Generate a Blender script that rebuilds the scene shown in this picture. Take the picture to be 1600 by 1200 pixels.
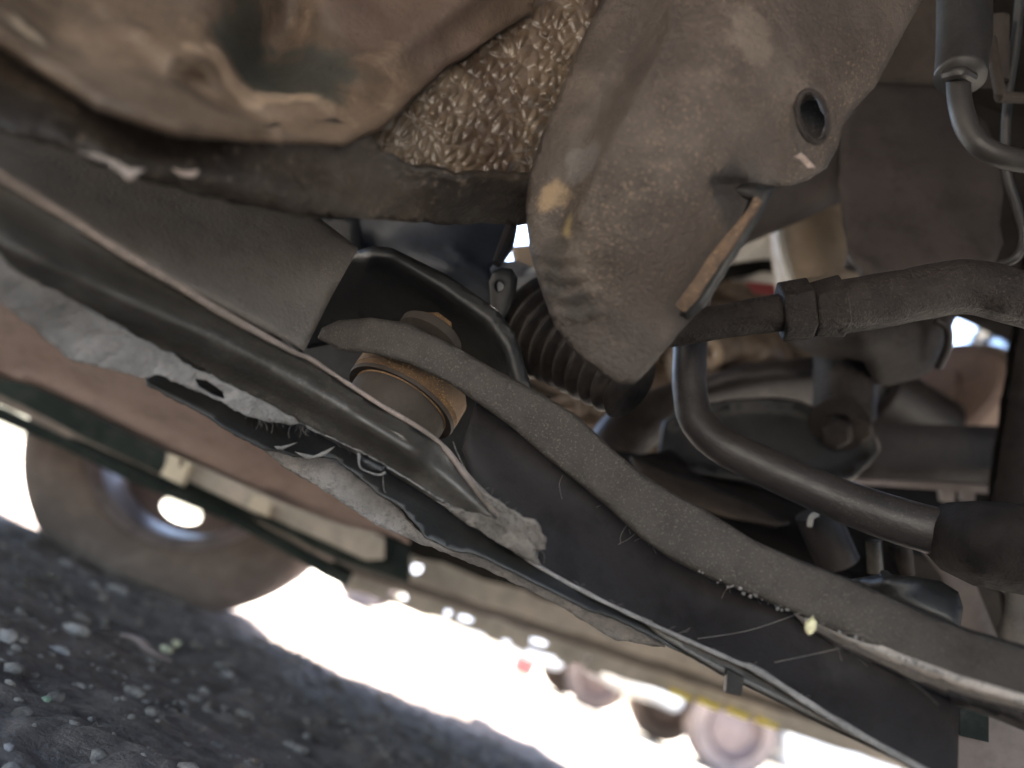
import bpy, bmesh, math, random
import numpy as np
from mathutils import Vector, noise
from mathutils.geometry import delaunay_2d_cdt
random.seed(7); rng = np.random.default_rng(7)
for o in list(bpy.data.objects): bpy.data.objects.remove(o)
S = bpy.context.scene
COL = S.collection
R = math.radians

# ------------------------------------------------------------------ camera
FPX = 1200.0; PITCH = R(18.0); ROLL = R(24.0)
CAM = np.array([0.0, 0.0, 0.15])
_f = np.array([0, math.cos(PITCH), math.sin(PITCH)])
_u0 = np.array([0, -math.sin(PITCH), math.cos(PITCH)])
_r0 = np.array([1.0, 0, 0])
_R = math.cos(ROLL)*_r0 + math.sin(ROLL)*_u0
_U = -math.sin(ROLL)*_r0 + math.cos(ROLL)*_u0
cd = bpy.data.cameras.new('camera'); cam = bpy.data.objects.new('camera', cd); COL.objects.link(cam)
cd.sensor_width = 36; cd.lens = 36*FPX/1600; cd.clip_start = 0.01; cd.clip_end = 500
cd.dof.use_dof = True; cd.dof.focus_distance = 0.40; cd.dof.aperture_fstop = 3.8
from mathutils import Matrix
m3 = Matrix(((_R[0], _U[0], -_f[0]), (_R[1], _U[1], -_f[1]), (_R[2], _U[2], -_f[2])))
cam.matrix_world = Matrix.Translation(Vector(CAM)) @ m3.to_4x4()
S.camera = cam

# ------------------------------------------------------------------ world, sun, exposure
SUN_EL = R(72); SUN_AZ = R(20)           # azimuth measured from +Y towards +X
w = bpy.data.worlds.new('World'); S.world = w; w.use_nodes = True
nt = w.node_tree; nt.nodes.clear()
out = nt.nodes.new('ShaderNodeOutputWorld'); bg = nt.nodes.new('ShaderNodeBackground')
sky = nt.nodes.new('ShaderNodeTexSky'); sky.sky_type = 'NISHITA'; sky.sun_disc = False
sky.sun_elevation = SUN_EL; sky.sun_rotation = SUN_AZ; sky.air_density = 1.0; sky.dust_density = 2.0
bg.inputs['Strength'].default_value = 0.15
nt.links.new(sky.outputs[0], bg.inputs[0]); nt.links.new(bg.outputs[0], out.inputs[0])
sd = bpy.data.lights.new('sun', 'SUN'); sd.energy = 5.0; sd.angle = R(0.5); sd.color = (1.0, .95, .87)
sun = bpy.data.objects.new('sun', sd); COL.objects.link(sun)
sv = Vector((math.sin(SUN_AZ)*math.cos(SUN_EL), math.cos(SUN_AZ)*math.cos(SUN_EL), math.sin(SUN_EL)))
sun.rotation_euler = sv.to_track_quat('Z', 'Y').to_euler(); sun.location = (0, 3, 6)
S.render.engine = 'CYCLES'
S.view_settings.view_transform = 'Standard'; S.view_settings.look = 'None'
S.view_settings.exposure = 3.42; S.view_settings.gamma = 1.0
S.cycles.diffuse_bounces = 6; S.cycles.max_bounces = 10

# ------------------------------------------------------------------ pixel rays -> places
def ray(x, y):
    return _f + _R*((x-800)/FPX) - _U*((y-600)/FPX)
def P(x, y, d):
    return CAM + ray(x, y)*d
def PY(x, y, Y):
    r = ray(x, y); return CAM + r*(Y/r[1])
def PZ(x, y, Z):
    r = ray(x, y); return CAM + r*((Z-CAM[2])/r[2])
def rays(X, Y):
    return _f[None] + np.outer((X-800)/FPX, _R) - np.outer((Y-600)/FPX, _U)
def depth_fn(c):
    if isinstance(c, tuple):
        k, v = c
        if k == 'Y': return lambda X, Y: v/rays(X, Y)[:, 1]
        if k == 'Z': return lambda X, Y: np.clip((v-CAM[2])/np.maximum(rays(X, Y)[:, 2], 1e-3), 0, 12)
        if k == 'D': return lambda X, Y: np.full(len(X), float(v))
        if k == 'PL':                              # plane through three placed points
            a, b, d = [P(*q) for q in v]; n = np.cross(b-a, d-a); kk = n@(a-CAM)
            return lambda X, Y: kk/(rays(X, Y)@n)
    c = np.array(c, float); X0, Y0, D0 = c[:, 0], c[:, 1], c[:, 2]; n = len(c)
    if n <= 3:
        A = np.c_[np.ones(n), X0, Y0]; s = np.linalg.lstsq(A, D0, rcond=None)[0]
        return lambda X, Y: s[0]+s[1]*X+s[2]*Y
    def U(r): return np.where(r > 1e-9, r*r*np.log(r+1e-12), 0)
    sc = 300.0
    K = U(np.hypot(X0[:, None]-X0, Y0[:, None]-Y0)/sc) + np.eye(n)*.01
    Q = np.c_[np.ones(n), X0/sc, Y0/sc]
    L = np.block([[K, Q], [Q.T, np.zeros((3, 3))]])
    s = np.linalg.solve(L, np.r_[D0, 0, 0, 0])
    return lambda X, Y: U(np.hypot(X[:, None]-X0, Y[:, None]-Y0)/sc)@s[:n] + s[n] + s[n+1]*X/sc + s[n+2]*Y/sc
def segdist(X, Y, poly, closed=False):
    p = np.array(poly, float)[:, :2]
    q = np.roll(p, -1, 0) if closed else p[1:]; p = p if closed else p[:-1]
    best = np.full(len(X), 1e9)
    for a, b in zip(p, q):
        ab = b-a; L = ab@ab+1e-9
        t = np.clip(((X-a[0])*ab[0]+(Y-a[1])*ab[1])/L, 0, 1)
        best = np.minimum(best, np.hypot(X-a[0]-t*ab[0], Y-a[1]-t*ab[1]))
    return best
def inside(X, Y, poly):
    p = np.array(poly, float); r = np.zeros(len(X), bool); n = len(p); j = n-1
    for i in range(n):
        xi, yi = p[i][:2]; xj, yj = p[j][:2]
        c = ((yi > Y) != (yj > Y)) & (X < (xj-xi)*(Y-yi)/((yj-yi) if yj != yi else 1e-9)+xi)
        r ^= c; j = i
    return r
def crom(pts, n, closed=False):
    p = [np.array(q, float) for q in pts]; N = len(p); res = []
    for i in range(N if closed else N-1):
        if closed: a, b, c, d = p[i-1], p[i], p[(i+1) % N], p[(i+2) % N]
        else: a, b, c, d = p[max(i-1, 0)], p[i], p[i+1], p[min(i+2, N-1)]
        for k in range(n):
            t = k/n
            res.append(.5*(2*b+(c-a)*t+(2*a-5*b+4*c-d)*t*t+(3*b-a-3*c+d)*t**3))
    if not closed: res.append(p[-1])
    return res
def ell(cx, cy, rx, ry, ang=0, n=24):
    a = R(ang); return [(cx+rx*math.cos(t)*math.cos(a)-ry*math.sin(t)*math.sin(a), cy+rx*math.cos(t)*math.sin(a)+ry*math.sin(t)*math.cos(a)) for t in [2*math.pi*i/n for i in range(n)]]

# ------------------------------------------------------------------ object helpers
ORG = {}
def empty(name, label, cat, loc, group=None, kind=None):
    o = bpy.data.objects.new(name, None); o.empty_display_size = .05; COL.objects.link(o)
    o.location = [float(v) for v in loc]; ORG[o.name] = np.array(loc, float)
    o['label'] = label; o['category'] = cat
    if group: o['group'] = group
    return o
def link(name, vf, mat, parent=None, label=None, cat=None, group=None, kind=None, sharp=35, flat=False):
    V, F = vf; V = np.array(V, float)
    org = ORG[parent.name] if parent is not None else V.mean(0)
    me = bpy.data.meshes.new(name)
    me.from_pydata((V-org).tolist(), [], [tuple(int(i) for i in f) for f in F]); me.validate(); me.update()
    if not flat:
        me.shade_smooth()
        if sharp: me.set_sharp_from_angle(angle=R(sharp))
    me.materials.append(mat)
    o = bpy.data.objects.new(name, me); COL.objects.link(o); ORG[o.name] = org
    if parent is not None: o.parent = parent
    else: o.location = org.tolist()
    if label: o['label'] = label
    if cat: o['category'] = cat
    if group: o['group'] = group
    if kind: o['kind'] = kind
    return o
def join(*vfs):
    V = []; F = []
    for v, f in vfs:
        k = len(V); V += [tuple(q) for q in v]; F += [tuple(i+k for i in g) for g in f]
    return V, F

def sheet(outline, ctrl, thick=.003, step=14, holes=(), ridges=(), nz=(), curl=0, curlw=10, smooth=0, jit=0, fn=None, peb=None):
    """sheet metal / cast surface: outline in view coordinates, its own depth, relief and thickness"""
    ol = [np.array(p[:2], float) for p in outline]
    if smooth: ol = crom(ol, smooth, True)
    pts = []; n = len(ol)
    for i in range(n):
        a, b = ol[i], ol[(i+1) % n]; L = np.linalg.norm(b-a); k = max(1, int(round(L/step)))
        for j in range(k): pts.append(a+(b-a)*j/k)
    pts = np.array(pts)
    if jit:
        nrm = np.roll(pts, -1, 0)-np.roll(pts, 1, 0); nrm = np.c_[-nrm[:, 1], nrm[:, 0]]/(np.linalg.norm(nrm, axis=1)[:, None]+1e-9)
        jj = np.array([noise.noise(Vector((p[0]*.05, p[1]*.05, 3.3)))*.7+noise.noise(Vector((p[0]*.17, p[1]*.17, 1.3)))*.5 for p in pts])
        pts = pts+nrm*jj[:, None]*jit
    loops = [pts]
    for h in holes: loops.append(np.array([p[:2] for p in h], float))
    verts = []; edges = []
    for lp in loops:
        k = len(verts); verts += [tuple(p) for p in lp]; edges += [(k+i, k+(i+1) % len(lp)) for i in range(len(lp))]
    x0, y0 = pts.min(0); x1, y1 = pts.max(0)
    gx, gy = np.meshgrid(np.arange(x0+step/2, x1, step), np.arange(y0+step/2, y1, step))
    gy = gy + (np.arange(gx.shape[1]) % 2)*step*.5
    gx = gx.ravel(); gy = gy.ravel()
    m = inside(gx, gy, pts)
    for h in loops[1:]: m &= ~inside(gx, gy, h)
    dist = np.full(len(gx), 1e9)
    for lp in loops: dist = np.minimum(dist, segdist(gx, gy, lp, True))
    m &= dist > step*.45
    verts += list(zip(gx[m], gy[m]))
    r = delaunay_2d_cdt([Vector(v) for v in verts], edges, [], 2 if holes else 1, 1e-5)
    V2 = np.array([tuple(v) for v in r[0]]); F = [tuple(f) for f in r[2]]
    if holes:
        keep = []
        for f in F:
            c = V2[list(f)].mean(0)
            if not any(inside(np.array([c[0]]), np.array([c[1]]), h)[0] for h in loops[1:]): keep.append(f)
        F = keep
    X, Y = V2[:, 0], V2[:, 1]
    D = depth_fn(ctrl)(X, Y)
    for pl, wd, ht in ridges:
        D = D - ht*np.exp(-(segdist(X, Y, pl)/wd)**2)
    if curl:
        dd = segdist(X, Y, pts, True); D = D + curl*np.exp(-(dd/curlw)**1.5)
    if fn is not None: D = D + fn(X, Y)
    V = CAM + rays(X, Y)*D[:, None]
    for amp, fr in nz:
        off = np.array([noise.noise(Vector(v*fr)) for v in V]); V = V + _f[None]*0 - (V-CAM)/np.linalg.norm(V-CAM, axis=1)[:, None]*(off*amp)[:, None]
    if peb is not None:
        off = np.array([peb(v, x, y) for v, x, y in zip(V, X, Y)]); V = V - (V-CAM)/np.linalg.norm(V-CAM, axis=1)[:, None]*off[:, None]
    # orient faces to the camera, then give the sheet its thickness
    FF = []
    for f in F:
        a, b, c = V[f[0]], V[f[1]], V[f[2]]
        FF.append(f if np.cross(b-a, c-a)@(a-CAM) < 0 else tuple(reversed(f)))
    N = np.zeros_like(V)
    for f in FF:
        nn = np.cross(V[f[1]]-V[f[0]], V[f[2]]-V[f[0]])
        for i in f: N[i] += nn
    N /= (np.linalg.norm(N, axis=1)[:, None]+1e-12)
    W = V - N*thick; k = len(V); G = list(FF)+[tuple(i+k for i in reversed(f)) for f in FF]
    ed = {}
    for f in FF:
        for i in range(len(f)):
            a, b = f[i], f[(i+1) % len(f)]
            ed[(a, b)] = 1
    for (a, b) in ed:
        if (b, a) not in ed: G.append((b, a, a+k, b+k))
    return np.vstack([V, W]), G

def frames(pts):
    T = []; n = len(pts)
    for i in range(n):
        t = pts[min(i+1, n-1)]-pts[max(i-1, 0)]; T.append(t/(np.linalg.norm(t)+1e-12))
    u = np.cross(T[0], [0.1, 0.2, 1]); u /= np.linalg.norm(u); fr = []
    for t in T:
        u = u-t*(u@t); u /= np.linalg.norm(u); fr.append((u, np.cross(t, u)))
    return T, fr
def tube(ctrl, rad, seg=20, n=8, prof=None, caps=True, nz=0, world=False):
    """sweep of a round (or given) profile; ctrl are (x,y,depth) unless world"""
    p = [np.array(q, float) if world else P(*q) for q in ctrl]
    rr = rad if hasattr(rad, '__len__') else [rad]*len(p)
    pr = crom([np.r_[a, b] for a, b in zip(p, rr)], n) if n > 1 else [np.r_[a, b] for a, b in zip(p, rr)]
    pts = [q[:3] for q in pr]; rs = [q[3] for q in pr]
    T, fr = frames(pts); V = []; F = []
    if prof is None: prof = [(math.cos(2*math.pi*i/seg), math.sin(2*math.pi*i/seg)) for i in range(seg)]
    s = len(prof)
    for i, q in enumerate(pts):
        u, v = fr[i]
        for a, b in prof:
            d = u*a+v*b
            r = rs[i]
            if nz: r = r+nz*noise.noise(Vector((q+d*r)*120))
            V.append(q+d*r)
    for i in range(len(pts)-1):
        for j in range(s):
            a = i*s+j; b = i*s+(j+1) % s; F.append((a, b, b+s, a+s))
    if caps: F.append(tuple(reversed(range(s)))); F.append(tuple((len(pts)-1)*s+j for j in range(s)))
    return V, F
def lathe(c, axis, prof, seg=40, close=False, nz=0):
    """prof: (distance along axis, radius)"""
    c = np.array(c, float); t = np.array(axis, float); t /= np.linalg.norm(t)
    u = np.cross(t, [0.13, .05, 1]); u /= np.linalg.norm(u); v = np.cross(t, u)
    V = []; F = []; s = seg; m = len(prof)
    for a, r in prof:
        for j in range(s):
            th = 2*math.pi*j/s; V.append(c+t*a+(u*math.cos(th)+v*math.sin(th))*r)
    for i in range(m-(0 if close else 1)):
        for j in range(s):
            i2 = (i+1) % m
            F.append((i*s+j, i*s+(j+1) % s, i2*s+(j+1) % s, i2*s+j))
    if not close: F.append(tuple(reversed(range(s)))); F.append(tuple((m-1)*s+j for j in range(s)))
    return V, F
def box(c, sx, sy, sz, rz=0, bev=.0, axes=None):
    bm = bmesh.new(); bmesh.ops.create_cube(bm, size=1)
    for v in bm.verts: v.co = Vector((v.co.x*sx, v.co.y*sy, v.co.z*sz))
    if bev: bmesh.ops.bevel(bm, geom=list(bm.edges), offset=bev, segments=2, affect='EDGES')
    ca, sa = math.cos(rz), math.sin(rz); V = []
    for v in bm.verts:
        x, y, z = v.co
        if axes is not None: V.append(np.array(c)+axes[0]*x+axes[1]*y+axes[2]*z)
        else: V.append((c[0]+x*ca-y*sa, c[1]+x*sa+y*ca, c[2]+z))
    F = [tuple(v.index for v in f.verts) for f in bm.faces]; bm.free(); return V, F
def facing(c):
    """axes of a thing turned roughly towards the near side"""
    d = (np.array(c)-CAM); d /= np.linalg.norm(d); return d

# ------------------------------------------------------------------ materials
def mat(name, c1, c2, rough=.6, metal=0, scale=14, fine=220, bump=.25, speck=None, spk_amt=.5, spots=(), dust=None, dust_amt=.3, aniso=None, edge=None):
    m = bpy.data.materials.new(name); m.use_nodes = True; n = m.node_tree.nodes; L = m.node_tree.links
    b = n['Principled BSDF']; g = n.new('ShaderNodeNewGeometry')
    vec = g.outputs['Position']
    if aniso:
        mp = n.new('ShaderNodeMapping'); mp.inputs['Scale'].default_value = aniso; L.new(vec, mp.inputs[0]); vec = mp.outputs[0]
    def nz(sc, det=6, ro=.6, dist=0):
        t = n.new('ShaderNodeTexNoise'); t.inputs['Scale'].default_value = sc; t.inputs['Detail'].default_value = det
        t.inputs['Roughness'].default_value = ro; t.inputs['Distortion'].default_value = dist
        L.new(vec, t.inputs['Vector']); return t.outputs['Fac']
    def ramp(f, a, b_):
        r = n.new('ShaderNodeMapRange'); r.interpolation_type = 'SMOOTHSTEP'; r.inputs[1].default_value = a; r.inputs[2].default_value = b_; L.new(f, r.inputs[0]); return r.outputs[0]
    def mix(f, a, b_):
        x = n.new('ShaderNodeMix'); x.data_type = 'RGBA'
        if isinstance(f, float): x.inputs[0].default_value = f
        else: L.new(f, x.inputs[0])
        for s, v in ((6, a), (7, b_)):
            if isinstance(v, tuple): x.inputs[s].default_value = (*v, 1)
            else: L.new(v, x.inputs[s])
        return x.outputs[2]
    def math_(op, a, b_):
        x = n.new('ShaderNodeMath'); x.operation = op
        for s, v in ((0, a), (1, b_)):
            if isinstance(v, (int, float)): x.inputs[s].default_value = v
            else: L.new(v, x.inputs[s])
        return x.outputs[0]
    big = nz(scale, 7, .62, .4)
    col = mix(ramp(big, .35, .66), c1, c2)
    mid = nz(scale*6, 5, .65)
    col = mix(math_('MULTIPLY', ramp(mid, .45, .7), .45), col, tuple(v*.55 for v in c1))
    if dust:
        up = nz(scale*2.7, 9, .72, .6)
        col = mix(math_('MULTIPLY', ramp(up, .48, .68), dust_amt), col, dust)
    if speck:
        s1 = nz(fine*1.6, 3, .6); s2 = nz(scale*1.3, 4, .6)
        col = mix(math_('MULTIPLY', math_('MULTIPLY', ramp(s1, .56, .66), ramp(s2, .38, .6)), spk_amt), col, speck)
    pos = g.outputs['Position']
    for (c, rad, colr, amt) in spots:
        vm = n.new('ShaderNodeVectorMath'); vm.operation = 'DISTANCE'; L.new(pos, vm.inputs[0]); vm.inputs[1].default_value = tuple(float(q) for q in c)
        dd = math_('ADD', vm.outputs['Value'], math_('MULTIPLY', math_('SUBTRACT', nz(60, 5, .6), .5), rad*1.3))
        r = n.new('ShaderNodeMapRange'); r.interpolation_type = 'SMOOTHSTEP'; r.inputs[1].default_value = rad; r.inputs[2].default_value = rad*.7; L.new(dd, r.inputs[0])
        col = mix(math_('MULTIPLY', r.outputs[0], amt), col, colr)
    L.new(col, b.inputs['Base Color'])
    rr = n.new('ShaderNodeMapRange'); rr.inputs[3].default_value = max(.05, rough-.15); rr.inputs[4].default_value = min(1, rough+.15); L.new(mid, rr.inputs[0]); L.new(rr.outputs[0], b.inputs['Roughness'])
    b.inputs['Metallic'].default_value = metal
    if bump:
        h = math_('ADD', math_('MULTIPLY', nz(fine, 5, .65), .6), math_('MULTIPLY', mid, .5))
        bp = n.new('ShaderNodeBump'); bp.inputs['Strength'].default_value = bump; bp.inputs['Distance'].default_value = .003
        L.new(h, bp.inputs['Height']); L.new(bp.outputs[0], b.inputs['Normal'])
    return m
M_shield = mat('grimy shield', (.046, .035, .028), (.098, .080, .068), .55, 0, 9, 420, .8, speck=(.24, .165, .105), spk_amt=.55, dust=(.17, .135, .105), dust_amt=.35,
               spots=[(P(852, 300, .33), .014, (.26, .18, .10), .7), (P(862, 345, .33), .011, (.27, .20, .09), .7), (P(905, 250, .33), .012, (.12, .11, .10), .6), (P(895, 480, .33), .010, (.03, .024, .02), .8), (P(872, 395, .34), .008, (.035, .028, .022), .85), (P(868, 440, .34), .006, (.03, .025, .02), .8), (P(905, 520, .33), .007, (.15, .12, .09), .6), (P(1150, 70, .33), .018, (.19, .155, .125), .45), (P(1150, 310, .33), .018, (.022, .019, .018), .85), (P(1060, 430, .33), .035, (.05, .036, .028), .55), (P(1200, 250, .33), .02, (.06, .048, .04), .6)])
M_rustlip = mat('rusty lip', (.15, .092, .055), (.075, .05, .035), .9, 0, 60, 500, 1.0, speck=(.36, .23, .13), spk_amt=.9)
M_blackpaint = mat('black chassis paint', (.008, .008, .008), (.014, .013, .012), .5, 0, 18, 500, .18, dust=(.06, .054, .048), dust_amt=.2)
M_matte = mat('matt black rubber', (.012, .010, .010), (.02, .017, .016), .85, 0, 18, 400, .5)
M_dustblack = mat('dusty black paint', (.034, .030, .025), (.055, .048, .040), .40, 0, 12, 480, .22, speck=(.2, .18, .16), spk_amt=.35, dust=(.15, .14, .125), dust_amt=.35)
M_plate = mat('brown grey plate', (.088, .076, .066), (.122, .106, .092), .6, 0, 11, 500, .4, speck=(.3, .24, .19), spk_amt=.3)
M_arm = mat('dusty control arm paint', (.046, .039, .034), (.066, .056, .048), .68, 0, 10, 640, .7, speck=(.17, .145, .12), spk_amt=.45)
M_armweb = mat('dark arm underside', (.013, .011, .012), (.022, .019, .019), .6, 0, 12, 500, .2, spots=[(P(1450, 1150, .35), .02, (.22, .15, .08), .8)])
M_dust = mat('thick grey road dust', (.17, .16, .15), (.27, .25, .235), .95, 0, 30, 320, 1.0, speck=(.10, .09, .09), spk_amt=.6, dust=(.15, .14, .13), dust_amt=.5)
M_dustlit = mat('dusty edge painted lit', (.46, .40, .35), (.36, .31, .27), .85, 0, 30, 400, .6, speck=(.12, .1, .09), spk_amt=.6)  # lighter than the other dust: glow from the bright ground painted in
M_torn = mat('caked torn edge', (.11, .095, .08), (.22, .19, .165), .95, 0, 50, 400, 1.0, speck=(.05, .04, .035), spk_amt=.7)
M_seam = mat('dusty seam', (.27, .215, .185), (.16, .13, .11), .85, 0, 30, 400, .6, speck=(.1, .09, .08), spk_amt=.7)
M_pan = mat('muddy underseal', (.052, .035, .024), (.115, .078, .052), .6, 0, 9, 160, .5, dust=(.27, .19, .13), dust_amt=.35, spots=[(P(450, 80, .31), .035, (.03, .03, .024), .9), (P(640, -20, .35), .05, (.06, .04, .03), .8), (P(385, 128, .285), .011, (.27, .19, .13), .6), (P(350, 95, .28), .009, (.27, .19, .13), .6), (P(430, 152, .295), .010, (.27, .19, .13), .6), (P(475, 165, .30), .008, (.27, .19, .13), .6), (P(300, 92, .27), .008, (.27, .19, .13), .6), (P(20, 75, .235), .012, (.5, .38, .26), .6)])  # pale spots along rim and lip are highlights painted into the colour
M_rim = mat('dark underseal', (.016, .012, .009), (.038, .028, .020), .5, 0, 16, 200, .7, speck=(.16, .12, .09), spk_amt=.4)
M_peb = mat('pebbled underseal', (.056, .037, .025), (.115, .085, .057), .33, 0, 14, 300, .2, dust=(.26, .21, .15), dust_amt=.35)
M_pink = mat('red oxide primer floor', (.36, .265, .225), (.42, .31, .26), .75, 0, 6, 150, .2, dust=(.42, .26, .21), dust_amt=.35)
M_tan = mat('tan painted rail', (.50, .43, .355), (.38, .335, .28), .65, 0, 9, 150, .25, dust=(.15, .15, .13), dust_amt=.4)
M_clip = mat('cream plastic clip', (.60, .52, .38), (.52, .45, .34), .5, 0, 40, 300, .1)
M_green = mat('dark green rail', (.016, .022, .020), (.026, .034, .031), .75, 0, 8, 150, .2, dust=(.09, .09, .085), dust_amt=.3)
M_rubber = mat('dusty tyre rubber', (.17, .125, .105), (.10, .078, .07), .85, 0, 6, 180, .35, dust=(.26, .20, .17), dust_amt=.5)
M_steel = mat('painted wheel steel', (.10, .07, .065), (.14, .10, .09), .5, .3, 20, 300, .2)
M_bright = mat('worn silver wheel', (.24, .20, .20), (.15, .125, .13), .45, .2, 30, 300, .1)
M_brass = mat('rusty bush sleeve', (.26, .155, .08), (.12, .075, .04), .6, .2, 30, 500, .6, speck=(.6, .34, .10), spk_amt=.6)
M_bush = mat('bush rubber', (.055, .043, .035), (.036, .029, .024), .7, 0, 20, 400, .25)
M_boot = mat('steering boot rubber', (.02, .017, .015), (.035, .028, .024), .5, 0, 30, 400, .15, dust=(.12, .09, .07), dust_amt=.3)
M_bootgrey = mat('boot collar', (.25, .25, .25), (.34, .33, .32), .6, 0, 30, 300, .15)
M_rod = mat('greasy tie rod', (.019, .0155, .014), (.034, .028, .025), .5, .1, 40, 450, 1.0, speck=(.12, .095, .08), spk_amt=.4, dust=(.065, .052, .045), dust_amt=.3)
M_bar = mat('grey black stabiliser paint', (.022, .019, .019), (.036, .031, .030), .45, 0, 14, 500, .2, speck=(.12, .105, .095), spk_amt=.35)
M_blue = mat('black panel with sky tint', (.022, .026, .034), (.03, .035, .045), .55, 0, 15, 300, .1)  # blue of the skylight tinted into the black
M_beige = mat('beige cylinder paint', (.40, .30, .21), (.33, .25, .17), .45, 0, 12, 300, .1)
M_white = mat('off white paint', (.6, .57, .5), (.5, .47, .42), .45, 0, 12, 300, .1)
M_red = mat('red tag', (.30, .045, .045), (.22, .04, .04), .5, 0, 12, 300, .1)
M_brownplate = mat('brown firewall plate', (.046, .038, .034), (.062, .051, .046), .65, 0, 8, 400, .12, speck=(.07, .055, .05), spk_amt=.6)
M_hose = mat('grey hose rubber', (.018, .016, .014), (.03, .026, .023), .5, 0, 20, 300, .15)
M_wire = mat('black cable', (.02, .018, .018), (.03, .03, .03), .5, 0, 20, 300, .1)
M_eng = mat('oily engine casting', (.15, .11, .078), (.07, .05, .038), .5, .25, 18, 150, .5, dust=(.4, .32, .24), dust_amt=.5)
M_dark = mat('dark interior', (.014, .012, .011), (.022, .019, .017), .8, 0, 9, 150, .3)
M_pinkbar = mat('dusty pink bar', (.21, .175, .16), (.16, .135, .125), .6, 0, 12, 200, .15)
M_drum = mat('dusty brake drum', (.30, .215, .175), (.22, .155, .13), .6, .1, 20, 200, .3)
M_carw = mat('white car paint', (.75, .76, .78), (.7, .71, .73), .25, 0, 3, 100, 0)
M_card = mat('silver car paint', (.45, .46, .48), (.42, .43, .45), .25, .3, 3, 100, 0)
M_glass = mat('dark car glass', (.03, .04, .045), (.03, .04, .045), .08, 0, 3, 100, 0)
M_stone = mat('pale pebble', (.27, .23, .21), (.42, .37, .34), .9, 0, 60, 400, .4)
M_leaf = mat('dry leaf', (.30, .22, .20), (.25, .18, .16), .8, 0, 60, 400, .4)
M_yel = mat('pale yellow bits', (.75, .68, .4), (.6, .55, .4), .8, 0, 60, 400, .3)
M_web = mat('dust fibres', (.22, .20, .175), (.16, .145, .13), .9, 0, 60, 400, 0)
M_chrome = mat('headlamp reflector', (.85, .85, .85), (.75, .75, .75), .12, 1, 30, 300, 0)
for _m, _s in ((M_armweb, .15), (M_dark, .1), (M_rod, .25), (M_bar, .4), (M_matte, .15), (M_rim, .25), (M_green, .15), (M_brownplate, .25), (M_arm, .25), (M_bush, .25), (M_boot, .3), (M_shield, .4), (M_pan, .35)):
    _m.node_tree.nodes['Principled BSDF'].inputs['Specular IOR Level'].default_value = _s
# soil
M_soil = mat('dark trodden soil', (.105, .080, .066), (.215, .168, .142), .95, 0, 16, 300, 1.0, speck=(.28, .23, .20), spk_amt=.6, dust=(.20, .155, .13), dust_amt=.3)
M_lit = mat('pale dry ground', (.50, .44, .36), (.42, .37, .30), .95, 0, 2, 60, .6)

# ------------------------------------------------------------------ ground
def gz(x, y):
    v = Vector((x, y, 0))
    return .018*noise.noise(v*3.1)+.010*noise.noise(v*9+Vector((5, 1, 2)))+.006*noise.noise(v*26)+.0040*noise.noise(v*60)+.0030*noise.noise(v*130)
def grid(x0, x1, y0, y1, s, f):
    xs = np.arange(x0, x1+s/2, s); ys = np.arange(y0, y1+s/2, s); V = []; F = []
    for y in ys:
        for x in xs: V.append((x, y, f(x, y)))
    n = len(xs)
    for j in range(len(ys)-1):
        for i in range(n-1):
            a = j*n+i; F.append((a, a+1, a+n+1, a+n))
    return V, F
def near_h(x, y):
    e = min(x+1.9, 1.5-x, y+.1, 1.9-y)
    k = max(0, min(1, e/.15)); return max(.0, gz(x, y)*.8+.012)*k+.004
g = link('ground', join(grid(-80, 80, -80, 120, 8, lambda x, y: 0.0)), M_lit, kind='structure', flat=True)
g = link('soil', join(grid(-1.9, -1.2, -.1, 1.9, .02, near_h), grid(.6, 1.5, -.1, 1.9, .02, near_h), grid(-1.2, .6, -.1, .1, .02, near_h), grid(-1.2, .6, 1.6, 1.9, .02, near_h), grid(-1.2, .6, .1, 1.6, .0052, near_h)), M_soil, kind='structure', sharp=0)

def rock(c, r, sq=(1, 1, .6), seed=0, sub=2):
    bm = bmesh.new(); bmesh.ops.create_icosphere(bm, subdivisions=sub, radius=1); V = []
    for v in bm.verts:
        q = v.co.copy(); k = 1+.45*noise.noise(q*1.3+Vector((seed*3.1, seed, 0)))+.22*noise.noise(q*3+Vector((seed, 0, seed)))
        V.append((c[0]+q.x*r*sq[0]*k, c[1]+q.y*r*sq[1]*k, c[2]+q.z*r*sq[2]*k))
    F = [tuple(v.index for v in f.verts) for f in bm.faces]; bm.free(); return V, F
def on_ground(px, py):
    p = PZ(px, py, .004)
    for _ in range(6): p = PZ(px, py, near_h(p[0], p[1]))
    return p
# loose grit: nobody could count it
vf = ([], []); parts_ = []
for i in range(3600):
    x = random.uniform(-1.0, .5); y = random.uniform(.15, 1.4); r = random.choice([.0012, .0015, .002, .0025, .003, .005])*random.uniform(.7, 1.4)
    parts_.append(rock((x, y, near_h(x, y)+r*.2), r, (random.uniform(.7, 1.5), random.uniform(.7, 1.5), .7), i, 1))
link('gravel', join(*parts_), mat('grit', (.09, .070, .058), (.27, .225, .19), .9, 0, 60, 500, .5), label='loose grit and crumbs of soil scattered over the dark ground', cat='gravel', kind='stuff', sharp=0)
parts_ = []
for i in range(900):        # root fibres and dry grass blades lying in the soil
    x = random.uniform(-1.3, .7); y = random.uniform(.15, 1.4); a = random.uniform(-.5, .9); l = random.uniform(.006, .028)
    c = [(x+math.cos(a+k*.3*random.uniform(-1, 1))*l*k/3, y+math.sin(a)*l*k/3) for k in range(4)]
    parts_.append(tube([(q[0], q[1], near_h(*q)+.002+random.uniform(0, .003)) for q in c], .00035, seg=4, n=2, world=True))
link('grass', join(*parts_), mat('dry roots', (.07, .056, .048), (.15, .125, .105), .9, 0, 60, 400, .1), label='thin dry roots and grass blades lying in the dark soil', cat='dry grass', kind='stuff', sharp=0)
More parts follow.
